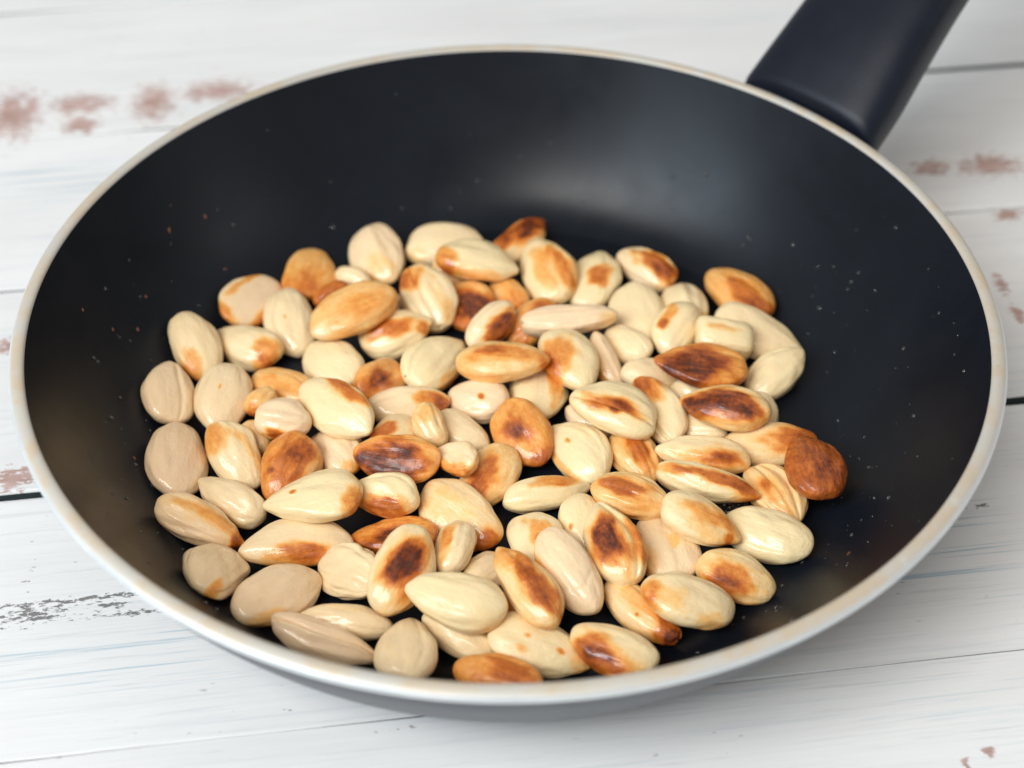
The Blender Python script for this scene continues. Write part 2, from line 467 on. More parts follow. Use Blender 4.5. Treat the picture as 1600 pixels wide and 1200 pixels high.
ALMONDS = [   # place (mm), turn (quaternion), half sizes (mm), pointed, beige, roast, roast marks, shape, label
 ((-40.86, 71.49, 9.54),(0.8128, 0.1341, -0.0175, -0.5666),(12.4, 8.46, 4.27),0,0.7,0.06,[(0.82, -0.2, 0.51, 0.8, 0.8, 0.14)],{'ridge': 1},
  'plump pale almond with a centre ridge beside the flat round orange-gold one'),
 ((-20.25, 76.35, 9.33),(0.988, 0.1069, -0.0049, 0.1115),(12.81, 8.12, 4.35),1,0.4,0.03,[(-0.77, -0.56, 0.38, 0.3, 0.5, 0.15)],{'trunc': 0.86},
  'pale blunt-ended almond partly covered by a yellow pointed almond'),
 ((-9.58, 60.93, 14.76),(0.995, -0.0152, 0.0558, -0.0812),(13.05, 8.29, 4.33),1,0.0,0.03,[(-0.75, -0.64, 0.37, 0.35, 1.0, 0.42), (-0.16, -0.87, -0.01, 1.2, 0.3, 0.25)],{},
  'yellow pointed almond with one orange end, resting across paler ones'),
 ((3.42, 79.23, 9.02),(0.9037, 0.0523, -0.0041, 0.4248),(12.2, 6.18, 4.34),1,0.2,0.05,[(-0.12, 0.15, 1.07, 1.0, 0.75, 0.85), (0.54, -0.15, 0.86, 0.7, 0.7, 0.7)],{},
  'wedge-like almond with a rust-brown upper edge leaning at the edge of the pile'),
 ((12.46, 61.37, 11.79),(0.5665, -0.1037, -0.2082, 0.7906),(13.92, 8.51, 4.37),1,0.1,0.1,[(-0.32, -0.49, 0.78, 0.75, 0.35, 0.42), (-0.16, 0.15, 0.97, 1.0, 0.35, 0.22)],{},
  'upright egg-shaped almond with a tan stripe down its side, next to the rust-edged wedge'),
 ((-25.03, 46.54, 12.46),(0.8213, 0.1491, 0.0898, -0.5433),(12.52, 8.6, 4.24),0,0.3,0.04,[(-0.62, -0.49, 0.5, 0.45, 0.7, 0.6), (0.48, 0.45, 0.91, 0.8, 0.4, 0.18)],{'groove': [(-0.15, 0.06), (-0.55, 0.05)], 'wr': 1.6, 'trunc': 0.9},
  'wrinkled almond with deep lengthwise folds and one browned end'),
 ((-11.22, 46.38, 10.15),(0.8317, 0.1038, -0.1097, -0.5342),(11.49, 8.05, 4.3),0,0.2,0.24,[(0.33, 0.02, 0.53, 0.55, 0.6, 0.98), (0.4, -0.16, 0.53, 0.85, 0.9, 0.5)],{'half': 0.5},
  'round golden almond with a scorched dark centre beside the wrinkled almond'),
 ((0.3, 52.7, 8.53),(0.8658, 0.0697, -0.0683, -0.4909),(8.19, 5.59, 3.79),0,0.3,0.3,[(0.88, -0.09, 0.41, 0.6, 0.7, 0.2)],{},
  'small golden almond tucked between the scorched round one and the egg-shaped one'),
 ((-18.58, 62.26, 8.98),(0.9193, 0.1356, 0.1092, -0.3528),(6.31, 4.19, 3.88),0,0.8,0.2,[],{},
  'peach almond mostly hidden beneath the yellow pointed almond'),
 ((-5.52, 32.63, 13.6),(0.8908, 0.1762, -0.0819, 0.4108),(9.51, 5.38, 4.35),0,0.6,0.05,[(-0.0, -0.81, 0.59, 1.0, 0.65, 0.72), (0.32, -0.54, 0.82, 0.5, 0.5, 0.35)],{'crack': -0.55},
  'slim cracked almond with one long browned side and a black speck'),
 ((17.45, 32.97, 15.21),(0.993, 0.1054, -0.04, 0.0342),(14.82, 4.48, 4.11),0,0.9,0.06,[(0.83, -0.46, 0.45, 0.25, 0.6, 0.14)],{'trunc': -0.9, 'flat': 1, 'wr': 1.3},
  'long thin beige almond with a chipped end lying across its neighbours'),
 ((7.13, 38.29, 9.5),(0.8967, 0.1283, -0.0425, 0.4215),(9.8, 6.39, 4.36),0,0.9,0.3,[(0.39, -0.2, 0.98, 0.5, 0.7, 0.5), (-0.69, -0.4, 0.6, 0.6, 0.6, 0.2)],{},
  'brownish peach almond mostly hidden under the long thin beige one'),
 ((26.24, 59.1, 8.93),(0.7772, -0.0052, -0.0611, 0.6262),(12.33, 8.3, 4.17),1,0.0,0.03,[(-0.11, -0.3, 0.9, 0.45, 0.5, 0.55)],{},
  'pale egg-shaped almond with one amber spot at its centre'),
 ((42.81, 64.61, 8.9),(0.9137, 0.0675, -0.0274, -0.3997),(10.83, 6.96, 4.24),0,0.6,0.05,[(0.24, 0.24, 1.04, 0.8, 0.6, 0.6), (0.73, 0.2, 0.85, 0.5, 0.6, 0.5)],{'wr': 1.3},
  'almond with a red-brown toasted back beside the amber-spotted one'),
 ((39.18, 41.94, 9.63),(0.7833, 0.1381, -0.0068, -0.606),(12.07, 8.34, 4.26),0,0.2,0.0,[],{},
  "smooth plain pale almond beside the thin beige one's rounded end"),
 ((53.86, 46.26, 9.37),(0.7775, 0.0692, -0.0694, -0.6212),(10.24, 7.01, 3.95),0,0.3,0.03,[(0.94, 0.21, 0.48, 0.3, 0.8, 0.2)],{'ridge': 1},
  'pale angular almond half hidden behind one with a small orange fleck'),
 ((50.08, 31.89, 13.06),(0.8315, 0.2082, -0.0304, 0.5142),(9.95, 6.79, 4.35),0,0.1,0.03,[(-0.33, 0.62, 0.8, 0.22, 0.25, 0.6), (0.22, 0.67, 0.74, 0.5, 0.3, 0.35)],{},
  'upright pale almond with a small orange fleck near its edge'),
 ((70.93, 52.96, 9.13),(0.9033, 0.0638, -0.0043, -0.4241),(12.88, 7.86, 4.4),0,0.2,0.3,[(0.34, -0.17, 1.02, 0.7, 0.5, 0.34), (0.93, -0.2, 0.3, 0.4, 0.6, 0.3), (0.56, -0.52, 0.83, 0.3, 0.25, 0.16)],{},
  'golden toasted almond resting against the pan wall on the handle side'),
 ((74.48, 33.28, 9.72),(0.9574, 0.115, 0.0564, -0.259),(14.3, 8.2, 4.31),1,0.3,0.0,[],{'k': 0.25},
  'large plain ivory almond with its tip pointing at the pan wall'),
 ((62.8, 24.98, 14.02),(0.9823, 0.1743, 0.0611, -0.0316),(8.62, 5.79, 4.97),0,0.0,0.05,[(-0.18, 0.26, 1.07, 0.9, 0.25, 0.2)],{'sq': 1},
  'square-cut broken piece of pale almond'),
 ((54.99, 10.41, 17.62),(0.0204, 0.0551, -0.0128, 0.9982),(13.33, 8.46, 4.33),1,0.1,0.34,[(0.21, 0.17, 0.27, 0.75, 0.8, 0.85), (0.36, 0.65, 0.19, 0.5, 0.5, 0.9)],{'half': 0.45, 'dent': (0, 0, 0.6, 0.08)},
  'glossy mahogany almond half with a pale rounded end, beside the square-cut piece'),
 ((77.2, 16.3, 9.74),(0.9272, 0.1124, -0.0945, 0.3446),(10.62, 7.21, 4.3),1,0.1,0.0,[(-0.12, -0.08, 0.98, 0.35, 0.4, 0.1)],{'groove': [(0.6, 0.035)]},
  'plain ivory almond with a faint seam overlapping the large ivory one'),
 ((34.99, 27.67, 9.96),(0.8705, 0.2409, -0.1465, -0.4034),(8.53, 5.88, 3.88),0,0.2,0.0,[],{},
  'small smooth ivory almond beside a peach sliver'),
 ((28.19, 20.02, 10.22),(0.8115, 0.1596, 0.1122, -0.5508),(10.14, 4.06, 3.93),0,0.9,0.1,[(0.34, -0.75, 0.79, 0.7, 0.4, 0.2)],{'bend': 0.12},
  'narrow curved peach sliver standing on its side'),
 ((17.48, 16.13, 14.82),(0.8475, 0.048, 0.0346, -0.5275),(12.0, 7.96, 4.35),0,0.0,0.06,[(-0.06, -0.46, 0.86, 0.65, 0.85, 0.38), (0.28, -0.92, 0.29, 0.9, 0.3, 0.3)],{},
  'pale almond with a golden upper half next to the peach sliver'),
 ((41.43, 13.35, 9.88),(0.9813, 0.1263, 0.1444, -0.0154),(9.44, 6.06, 4.25),0,0.3,0.0,[],{},
  'plain pale almond mostly covered by a leaf-like folded one'),
 ((52.38, 4.91, 9.43),(0.9247, 0.2527, 0.0564, -0.2791),(7.06, 4.97, 3.82),0,0.2,0.0,[],{},
  'plain pale almond wedged under two dark brown ones'),
 ((41.71, -2.52, 12.4),(0.8079, 0.1803, -0.0162, -0.5609),(12.21, 6.47, 4.35),0,0.1,0.04,[(-0.54, 0.01, 0.55, 0.5, 0.8, 0.45), (-0.75, 0.1, 0.43, 0.3, 0.6, 0.3)],{'groove': [(-0.45, 0.09)], 'half': 0.6},
  'leaf-like almond with a curled edge and golden top'),
 ((60.02, -6.57, 17.06),(0.1506, -0.0456, -0.0731, 0.9848),(12.79, 7.37, 4.32),1,0.1,0.12,[(0.06, 0.13, 1.12, 0.95, 0.6, 0.95), (-0.4, 0.52, 0.92, 0.4, 0.35, 0.6), (0.5, 0.5, 0.67, 0.6, 0.5, 0.6), (0.84, 0.2, 0.26, 0.15, 0.3, 0.9)],{},
  'streaky dark-brown-backed almond lying on top of pale ones'),
 ((71.26, -0.08, 9.24),(0.7423, 0.0556, -0.0809, -0.6629),(7.53, 5.24, 3.89),0,0.2,0.0,[],{},
  'pale almond peeping out behind the streaky dark-backed one'),
 ((54.53, -6.65, 8.84),(0.9681, 0.1195, -0.0875, -0.2019),(7.28, 4.87, 3.93),0,0.2,0.04,[],{},
  'pale glossy almond trapped below the streaky dark-backed one'),
 ((29.24, -7.45, 16.52),(0.9767, 0.0464, 0.0629, -0.1999),(12.77, 8.5, 4.37),0,0.0,0.05,[(-0.05, -0.1, 0.9, 0.7, 0.4, 0.42), (0.16, -0.03, 0.93, 0.3, 0.2, 0.62), (0.05, -0.32, 0.96, 0.12, 0.12, 0.7), (-0.32, -0.3, 0.85, 0.4, 0.3, 0.25)],{'groove': [(-0.25, 0.06)]},
  'plump dented almond with golden scorch marks lying on top of the pile'),
 ((52.8, -20.48, 12.09),(0.0754, 0.0152, -0.1302, 0.9885),(12.84, 5.47, 4.37),1,0.1,0.1,[(-0.43, 0.45, 0.88, 0.5, 0.7, 0.34), (-0.45, 0.25, 0.96, 0.25, 0.2, 0.4), (-0.06, 0.41, 0.96, 0.8, 0.4, 0.18)],{},
  'long pointed almond with a golden blunt end below the dark-backed one'),
 ((52.9, -32.08, 12.95),(0.9763, 0.1583, 0.02, -0.1462),(13.97, 4.86, 4.39),1,0.0,0.06,[(0.23, 0.15, 1.0, 0.9, 0.45, 0.62), (0.78, -0.29, 0.43, 0.4, 0.8, 0.25), (-0.67, 0.16, 0.85, 0.4, 0.4, 0.25)],{},
  'longest slim almond with a brown line of toasting along its top'),
 ((34.66, -17.64, 8.76),(0.8513, 0.0358, 0.0189, -0.5231),(9.72, 6.59, 4.16),0,0.5,0.22,[(-0.0, 0.09, 1.04, 0.5, 0.5, 0.4), (0.44, -0.0, 0.91, 0.6, 0.5, 0.15)],{'wr': 2.0, 'groove': [(0.25, 0.05)]},
  'wrinkled golden almond with a folded rim under the plump dented one'),
 ((32.11, -36.78, 14.02),(0.99, 0.0049, 0.0552, -0.1294),(10.64, 6.47, 4.36),0,0.4,0.2,[(-0.17, -0.14, 0.97, 0.7, 0.45, 0.52), (0.11, -0.73, 0.77, 0.6, 0.5, 0.12)],{'wr': 1.9},
  'knobbly tan almond with a browned top'),
 ((10.36, -32.37, 9.44),(0.9637, 0.2209, 0.0604, 0.1374),(12.39, 5.18, 4.2),1,0.0,0.03,[(0.17, 0.41, 0.85, 0.7, 0.45, 0.42)],{},
  'pale almond with a tapering end and a thin golden upper edge'),
 ((19.19, -16.26, 9.75),(0.455, -0.0911, -0.1763, 0.8681),(12.13, 7.84, 4.17),1,0.0,0.02,[(-0.38, 0.82, 0.65, 0.9, 0.2, 0.25), (0.17, 0.04, 0.97, 0.1, 0.09, 0.5)],{},
  'large pale yellow almond flecked with tiny dark specks'),
 ((3.9, -10.81, 11.32),(0.8198, 0.2208, -0.031, -0.5275),(11.59, 7.98, 4.11),0,0.2,0.38,[(-0.0, -0.08, 0.99, 0.4, 0.45, 0.5), (0.06, -0.08, 0.97, 0.2, 0.25, 0.45), (0.97, 0.17, 0.34, 0.25, 0.5, 0.45)],{'dent': (0.4, 0, 0.4, 0.07)},
  'glossy orange almond with a speckled brown spot and a dented end'),
 ((8.1, 8.77, 8.99),(0.712, -0.0466, -0.0168, -0.7005),(12.56, 8.65, 4.23),0,0.1,0.02,[(-0.23, 0.56, 0.89, 1.0, 0.3, 0.42)],{},
  'squat pale almond under a golden pointed one'),
 ((-1.23, 13.15, 17.03),(0.9957, -0.0041, -0.0667, -0.0637),(13.55, 7.02, 4.32),1,0.2,0.2,[(0.06, -0.21, 1.04, 0.9, 0.5, 0.24), (-0.29, -0.12, 1.08, 0.3, 0.3, 0.35), (0.87, -0.27, 0.35, 0.2, 0.4, 0.2)],{},
  'golden pointed almond balanced across the middle of the pile'),
 ((-8.76, 4.22, 9.55),(0.9621, 0.1786, -0.1136, -0.1722),(9.25, 6.53, 4.13),0,0.8,0.03,[(0.27, -0.03, 0.97, 0.13, 0.17, 0.62)],{},
  'pinkish cream almond with one orange-brown spot'),
 ((-20.81, 20.02, 9.67),(0.8667, 0.1128, 0.1002, 0.4754),(12.7, 8.25, 4.32),1,0.0,0.04,[(-0.33, -0.84, 0.32, 0.8, 0.25, 0.22)],{'groove': [(0.72, 0.04)]},
  'pale yellow almond with a seam along its rim and two tiny specks'),
 ((-37.27, 11.27, 10.93),(0.8553, 0.2542, 0.2335, 0.3865),(9.81, 6.81, 4.16),0,0.4,0.3,[(-0.17, 0.03, 0.86, 0.45, 0.45, 0.7), (-0.83, -0.06, 0.49, 0.4, 0.5, 0.22)],{'dent': (0.1, 0, 0.5, 0.05)},
  'small golden almond with a smoky brown smudge'),
 ((-33.43, 31.43, 10.65),(0.9567, 0.2399, -0.0576, 0.1542),(11.16, 7.75, 4.34),1,0.1,0.08,[(-0.11, 0.16, 1.11, 0.9, 0.45, 0.46), (0.74, -0.22, 0.55, 0.2, 0.3, 0.5)],{'groove': [(0.05, 0.05)], 'wr': 1.4},
  'almond with a golden upper half split from its pale lower half by a crease'),
 ((-46.1, 33.5, 17.91),(0.9523, 0.1303, -0.0457, 0.2723),(14.09, 8.44, 4.41),0,0.4,0.26,[(0.17, -0.24, 0.97, 0.7, 0.5, 0.12), (-0.86, -0.28, 0.38, 0.3, 0.5, -0.15)],{},
  'big evenly golden almond lying on top of paler ones'),
 ((-50.62, 20.51, 9.38),(0.901, 0.1325, -0.0979, -0.4012),(11.27, 8.05, 4.02),0,0.1,0.02,[],{},
  'smooth pale yellow almond beneath the big evenly golden one'),
 ((-64.9, 38.68, 9.62),(0.782, 0.0511, 0.0981, -0.6135),(12.81, 7.85, 4.2),0,0.3,0.0,[(0.06, -0.27, 0.97, 0.08, 0.08, 0.4)],{'groove': [(-0.6, 0.04)]},
  'pale upright almond touching one end of the big evenly golden one'),
 ((-61.6, 62.22, 9.52),(0.7691, 0.0742, 0.0765, 0.6302),(11.75, 8.12, 4.07),0,0.3,0.3,[(-0.39, -0.19, 0.66, 0.5, 0.5, 0.2), (-0.84, 0.33, 0.37, 0.4, 0.8, 0.2)],{'half': 0.6},
  'flat round orange-gold almond standing at the edge of the pile'),
 ((-78.42, 47.77, 10.77),(0.8624, 0.1622, 0.1485, 0.456),(12.02, 8.22, 4.35),0,0.8,0.04,[(-0.93, 0.17, 0.19, 0.2, 0.9, 0.35), (0.27, 0.64, 0.41, 0.9, 0.2, 0.35), (-0.34, -0.9, 0.32, 0.8, 0.2, 0.42)],{'half': 0.5},
  'flat-faced beige almond half with a toasted rim, out at the edge of the pile'),
 ((-47.54, 59.51, 9.3),(0.9416, 0.1371, -0.0514, -0.3032),(6.74, 3.6, 3.59),0,0.3,0.0,[],{},
  'small pale almond end showing behind the big evenly golden one'),
 ((-53.79, 50.54, 10.2),(0.9521, 0.1237, -0.016, 0.2792),(6.12, 3.84, 3.87),0,0.3,0.55,[(-0.16, -0.25, 0.9, 0.8, 0.8, 0.2)],{},
  'dark orange-brown almond hidden behind the big evenly golden one'),
 ((-37.0, 47.0, 8.81),(0.8718, 0.056, 0.1497, 0.4631),(6.84, 4.69, 3.79),0,0.6,0.05,[],{},
  'pale almond scrap between the wrinkled almond and the big golden one'),
 ((-91.48, 23.44, 13.08),(0.853, 0.0805, 0.1694, -0.4871),(12.19, 7.18, 4.35),0,0.3,0.05,[(0.57, -0.6, 0.58, 0.55, 0.45, 0.34)],{'trunc': -0.88},
  'blunt cream almond with a golden side near the pan wall'),
 ((-77.25, 27.3, 9.56),(0.2463, -0.067, -0.1437, 0.9561),(11.46, 7.27, 4.36),1,0.3,0.06,[(-0.77, -0.02, 0.77, 0.4, 0.7, 0.36), (-0.83, 0.49, 0.27, 0.4, 0.4, 0.25)],{},
  'cream almond with a tan patch on its rounded end, below the flat-faced half'),
 ((-95.17, 4.05, 12.97),(0.756, -0.0935, 0.1999, -0.6163),(10.96, 7.45, 4.23),0,0.7,0.02,[(-0.06, 0.71, 0.45, 0.8, 0.2, 0.1)],{'groove': [(0.3, 0.05)], 'half': 0.7},
  'beige almond with a curved seam beside the bare pan wall'),
 ((-81.19, 3.31, 11.21),(0.6826, -0.0582, 0.1713, -0.7081),(12.39, 8.4, 4.35),1,0.5,0.0,[(-0.06, -0.18, 1.04, 0.06, 0.06, 0.5)],{'trunc': -0.9},
  'broad greyish cream almond beside the one with a curved seam'),
 ((-64.45, 10.18, 9.04),(0.9629, 0.08, -0.0507, -0.2526),(11.07, 6.39, 4.27),0,0.7,0.26,[(0.47, -0.22, 0.85, 0.8, 0.5, 0.1)],{},
  'peach golden almond behind a broken cap-like piece'),
 ((-69.47, 0.84, 12.72),(0.9127, 0.1667, 0.0066, 0.3731),(5.67, 3.72, 3.9),0,0.8,0.22,[(-0.76, -0.51, 0.6, 0.5, 0.8, 0.3)],{'trunc': 0.7},
  'small folded peach fragment next to the broad greyish almond'),
 ((-62.84, -9.94, 15.35),(0.9485, 0.3009, 0.0219, -0.097),(8.52, 5.86, 4.18),0,0.8,0.05,[(0.16, -0.85, 0.39, 0.6, 0.3, 0.45), (-0.05, -0.66, 0.75, 0.3, 0.3, 0.45)],{'trunc': -0.8, 'ridge': 1},
  'broken cap-like pinkish piece with a browned lower edge'),
 ((-70.08, -9.91, 8.4),(0.8737, 0.0438, -0.0088, -0.4844),(6.2, 4.24, 3.74),0,0.7,0.18,[],{},
  'peach almond scrap under the broken cap-like piece'),
 ((-46.99, -6.04, 16.08),(0.9052, 0.1813, -0.0957, -0.3722),(14.18, 7.63, 4.19),1,0.0,0.03,[(-0.0, 0.7, 0.76, 0.9, 0.28, 0.5), (-0.17, 0.29, 1.05, 0.5, 0.3, 0.12)],{},
  'large pale yellow almond with a thin golden upper edge and glossy streak'),
 ((-28.33, 0.92, 9.96),(0.9584, 0.2709, 0.0431, 0.0786),(11.83, 5.89, 4.2),0,0.5,0.03,[(0.51, 0.16, 0.88, 0.5, 0.6, 0.42), (0.81, -0.17, 0.54, 0.25, 0.6, 0.5)],{'dent': (0.1, -0.2, 0.3, 0.06)},
  'pale twisted almond with one toasted end behind the curled shard'),
 ((-31.5, -12.9, 11.43),(0.8268, 0.1301, 0.1328, 0.5308),(8.85, 6.26, 3.75),0,0.1,0.06,[(-0.44, 0.47, 0.7, 0.8, 0.5, 0.55)],{},
  'pale almond with an orange side rising behind the glossy dark brown one'),
 ((-21.45, -10.86, 14.58),(0.8332, 0.0957, 0.045, -0.5427),(7.73, 4.58, 3.98),0,0.5,0.16,[(-0.28, -0.18, 0.92, 0.4, 0.7, 0.12)],{'trunc': -0.75, 'bend': 0.25, 'wr': 1.6},
  'twisted golden shard standing in the middle of the pile'),
 ((-14.02, -24.7, 15.9),(0.919, 0.1534, -0.1892, -0.3099),(7.3, 4.9, 3.92),0,0.6,0.1,[(0.38, -0.82, 0.27, 0.9, 0.5, 0.36)],{'half': 0.55, 'dent': (0, 0, 0.6, 0.1), 'wr': 1.5},
  'cup-shaped broken piece with a cut pale face touching the twisted shard'),
 ((-13.0, -8.62, 9.06),(0.9508, 0.1033, 0.0164, -0.2915),(8.94, 6.03, 4.25),1,0.3,0.0,[],{},
  'smooth pale almond partly behind the twisted shard'),
 ((-30.22, -25.18, 15.53),(0.9603, 0.2685, -0.0143, -0.0745),(11.84, 6.81, 4.21),0,0.1,0.32,[(-0.06, -0.11, 0.62, 0.68, 0.75, 0.92), (-0.12, -0.42, 0.55, 0.7, 0.6, 0.5), (-0.8, -0.24, 0.32, 0.2, 0.4, 0.6)],{'half': 0.55, 'wr': 1.5},
  'glossy dark brown almond with a thin cream rim in the middle of the pile'),
 ((-47.05, -15.75, 8.77),(0.8631, 0.0211, -0.0684, -0.4999),(10.53, 7.35, 4.02),0,0.7,0.05,[(0.96, 0.1, 0.27, 0.4, 0.7, 0.3)],{'wr': 2.0},
  'ribbed pinkish cream almond beside the orange-brown one'),
 ((-58.95, -25.59, 12.33),(0.5733, 0.0108, 0.1935, -0.7961),(10.93, 7.78, 4.31),1,0.2,0.44,[(-0.42, 0.08, 0.93, 0.4, 0.5, 0.36), (0.22, 0.09, 1.05, 0.7, 0.7, 0.2), (0.38, -0.51, 0.75, 0.1, 0.12, 0.6), (-0.06, 0.77, 0.74, 0.6, 0.3, -0.2)],{},
  'orange-brown almond with a dark dot beside the golden-shouldered cream one'),
 ((-75.17, -19.47, 10.55),(0.8669, 0.1848, 0.0678, -0.458),(11.85, 6.76, 4.35),0,0.2,0.06,[(-0.53, -0.21, 0.82, 0.45, 0.8, 0.32), (0.28, 0.71, 0.71, 0.8, 0.3, 0.18)],{},
  'cream almond with a golden shoulder beside the plump pinkish one'),
 ((-91.2, -20.48, 11.01),(0.7024, -0.1827, 0.1578, -0.6696),(14.02, 8.56, 4.36),0,0.9,0.03,[],{},
  'plump pinkish almond beside the bare pan wall'),
 ((-74.17, -34.77, 9.59),(0.2991, -0.0306, -0.2012, 0.9323),(11.34, 5.76, 4.27),1,0.3,0.02,[(-0.27, 0.77, 0.54, 0.9, 0.2, 0.12)],{},
  'plain cream almond with a pointed end, below the golden-shouldered one'),
 ((-50.95, -39.84, 16.23),(0.0625, 0.0655, 0.0009, -0.9959),(13.07, 8.41, 4.35),1,0.0,0.03,[(-0.86, 0.58, 0.51, 0.3, 0.8, 0.4), (0.37, -0.0, 0.8, 0.07, 0.08, 0.6)],{'k': 0.32},
  'pear-shaped pale yellow almond with a browned round end'),
 ((-80.74, -45.24, 11.95),(0.9657, 0.1025, 0.1571, -0.1793),(13.09, 5.88, 4.38),1,0.9,0.12,[(0.17, 0.23, 1.02, 0.9, 0.4, 0.25), (0.85, -0.22, 0.36, 0.15, 0.4, 0.85)],{'wr': 1.3},
  'long peach almond with a chipped brown tip touching the round greyish cream one'),
 ((-32.22, -36.58, 13.83),(0.9747, 0.174, -0.07, -0.1213),(9.67, 6.13, 4.33),0,0.0,0.05,[(0.11, -0.81, 0.6, 0.9, 0.5, 0.58), (0.38, -0.54, 0.79, 0.5, 0.4, 0.2)],{'wr': 1.4},
  'pale lumpy almond with a browned underside beside the glossy dark one'),
 ((-4.61, -26.0, 9.93),(0.8443, 0.1521, -0.0576, 0.5106),(10.75, 7.55, 4.25),0,0.2,0.2,[(-0.28, 0.12, 0.85, 0.7, 0.45, 0.5), (-0.58, 0.3, 0.76, 0.4, 0.4, 0.2)],{'dent': (0, 0.2, 0.5, 0.06)},
  'glossy golden almond with a toasted central hollow'),
 ((-13.11, -40.67, 9.98),(0.9148, 0.1855, -0.0382, -0.3568),(13.31, 8.57, 4.36),0,0.5,0.15,[(0.93, -0.2, 0.28, 0.25, 0.6, 0.5), (-0.27, -0.02, 0.99, 0.6, 0.6, 0.05)],{},
  'broad peach almond with a ragged brown end'),
 ((-29.66, -47.66, 9.97),(0.0698, -0.0899, 0.0078, 0.9935),(11.42, 6.13, 4.26),1,0.2,0.4,[(-0.11, 0.41, 0.34, 0.68, 0.7, 0.96)],{'half': 0.4, 'dent': (0, 0, 0.6, 0.1)},
  'dark hollowed almond half with a golden rim'),
 ((-54.53, -50.58, 9.27),(0.9872, 0.1407, 0.045, 0.0608),(15.11, 6.65, 4.06),0,0.4,0.06,[(0.11, -0.58, 0.73, 0.55, 0.5, 0.42), (0.17, -0.47, 0.85, 0.3, 0.25, 0.22), (-0.39, -0.73, 0.43, 0.4, 0.4, 0.22)],{'bend': -0.22, 'k': 0.05},
  'very large crescent almond with a golden belly'),
 ((-13.73, -55.22, 13.89),(0.7824, -0.0969, -0.0778, 0.6103),(8.94, 5.32, 4.32),0,0.3,0.05,[(-0.17, 0.11, 1.03, 0.7, 0.4, 0.42)],{},
  'short pale almond with a golden side touching the broad peach one'),
 ((-26.0, -66.27, 16.92),(0.7991, 0.2136, -0.0239, 0.5615),(12.95, 7.38, 4.28),0,0.2,0.08,[(0.11, 0.13, 0.91, 0.5, 0.55, 0.98), (-0.05, -0.04, 0.88, 0.75, 0.8, 0.42)],{},
  'large almond with a big scorched oval on its upper half beside a ribbed cream one'),
 ((-40.29, -62.26, 11.12),(0.9189, 0.2224, -0.2029, -0.255),(10.26, 7.29, 4.18),0,0.3,0.03,[],{'wr': 2.2, 'half': 0.7},
  'ribbed cream almond beside the scorched oval one'),
 ((-74.25, -63.48, 14.31),(0.7743, 0.0023, 0.32, 0.546),(12.07, 8.29, 4.27),0,0.5,0.02,[(-0.91, -0.47, -0.03, 0.4, 0.2, 0.35)],{'wr': 1.4},
  'round greyish cream almond at the edge of the pile'),
 ((-58.1, -69.32, 12.53),(0.9138, 0.0939, 0.174, 0.3547),(13.4, 7.66, 4.31),0,0.8,0.06,[(-0.62, -0.81, 0.41, 0.6, 0.3, 0.18)],{'wr': 1.2},
  'smooth greyish pink almond next to the round greyish one'),
 ((-40.23, -76.08, 9.56),(0.0545, 0.0463, -0.1647, 0.9837),(11.81, 4.58, 4.34),1,0.4,0.03,[(0.17, -0.48, 0.85, 0.7, 0.3, 0.12)],{},
  'slim cream almond with a sharp tip under the ribbed cream one'),
 ((-44.53, -85.52, 13.91),(0.9834, -0.0293, 0.1471, -0.1017),(13.7, 4.98, 4.36),0,0.9,0.05,[],{'groove': [(-0.35, 0.22)], 'k': 0.1},
  'long pinkish almond split by a deep cleft'),
 ((-24.74, -88.57, 13.65),(0.7115, -0.0469, 0.0848, 0.696),(10.87, 7.47, 4.35),1,0.4,0.02,[(-0.35, 0.45, 0.94, 0.6, 0.4, 0.08)],{},
  'teardrop cream almond with its tip under the scorched oval one'),
 ((-12.4, -76.3, 17.89),(0.1347, 0.0388, -0.136, 0.9807),(12.84, 7.42, 4.36),1,0.0,0.05,[(-0.77, 0.49, 0.45, 0.4, 0.6, 0.08)],{},
  'large smooth yellow almond lying on top beside the scorched oval one'),
 ((-12.2, -79.93, 8.88),(0.9651, 0.0359, 0.0646, -0.2511),(10.51, 5.3, 4.08),0,0.2,0.05,[],{},
  'cream almond half covered by the large smooth yellow one'),
 ((-5.33, -59.15, 8.71),(0.8841, 0.0267, 0.107, 0.4541),(7.97, 5.5, 3.81),0,0.4,0.03,[],{},
  'pale almond squeezed behind the large smooth yellow one'),
 ((4.58, -70.63, 16.82),(0.4899, -0.0427, -0.1187, 0.8626),(14.02, 6.07, 4.31),1,0.4,0.16,[(-0.33, -0.32, 0.94, 0.8, 0.55, 0.68), (-0.44, -0.07, 1.01, 0.3, 0.35, 0.25), (0.62, -0.06, 0.75, 0.4, 0.6, 0.2)],{},
  'pointed almond with a broad brown flank next to the large smooth yellow one'),
 ((0.6, -71.15, 8.7),(0.9312, 0.2122, -0.0498, -0.2922),(5.27, 3.6, 3.78),0,0.5,0.5,[],{},
  'brown almond hidden under the brown-flanked pointed one'),
 ((7.83, -84.27, 9.39),(0.9864, 0.061, 0.0841, -0.1273),(13.18, 7.62, 4.08),1,0.0,0.06,[(-0.28, -0.02, 1.01, 0.07, 0.09, 0.5), (0.39, -0.15, 0.85, 0.07, 0.1, 0.5), (-0.33, -0.49, 0.89, 0.14, 0.14, 0.2), (0.86, -0.05, 0.49, 0.25, 0.6, 0.2)],{},
  'large yellow almond with two brown pinprick specks'),
 ((-1.87, -95.1, 12.92),(0.9831, -0.0705, -0.0463, -0.1623),(11.43, 5.49, 4.35),0,0.4,0.4,[(0.33, -0.37, 0.83, 0.7, 0.7, 0.3)],{},
  'orange-brown almond tucked under the large yellow one with pinprick specks'),
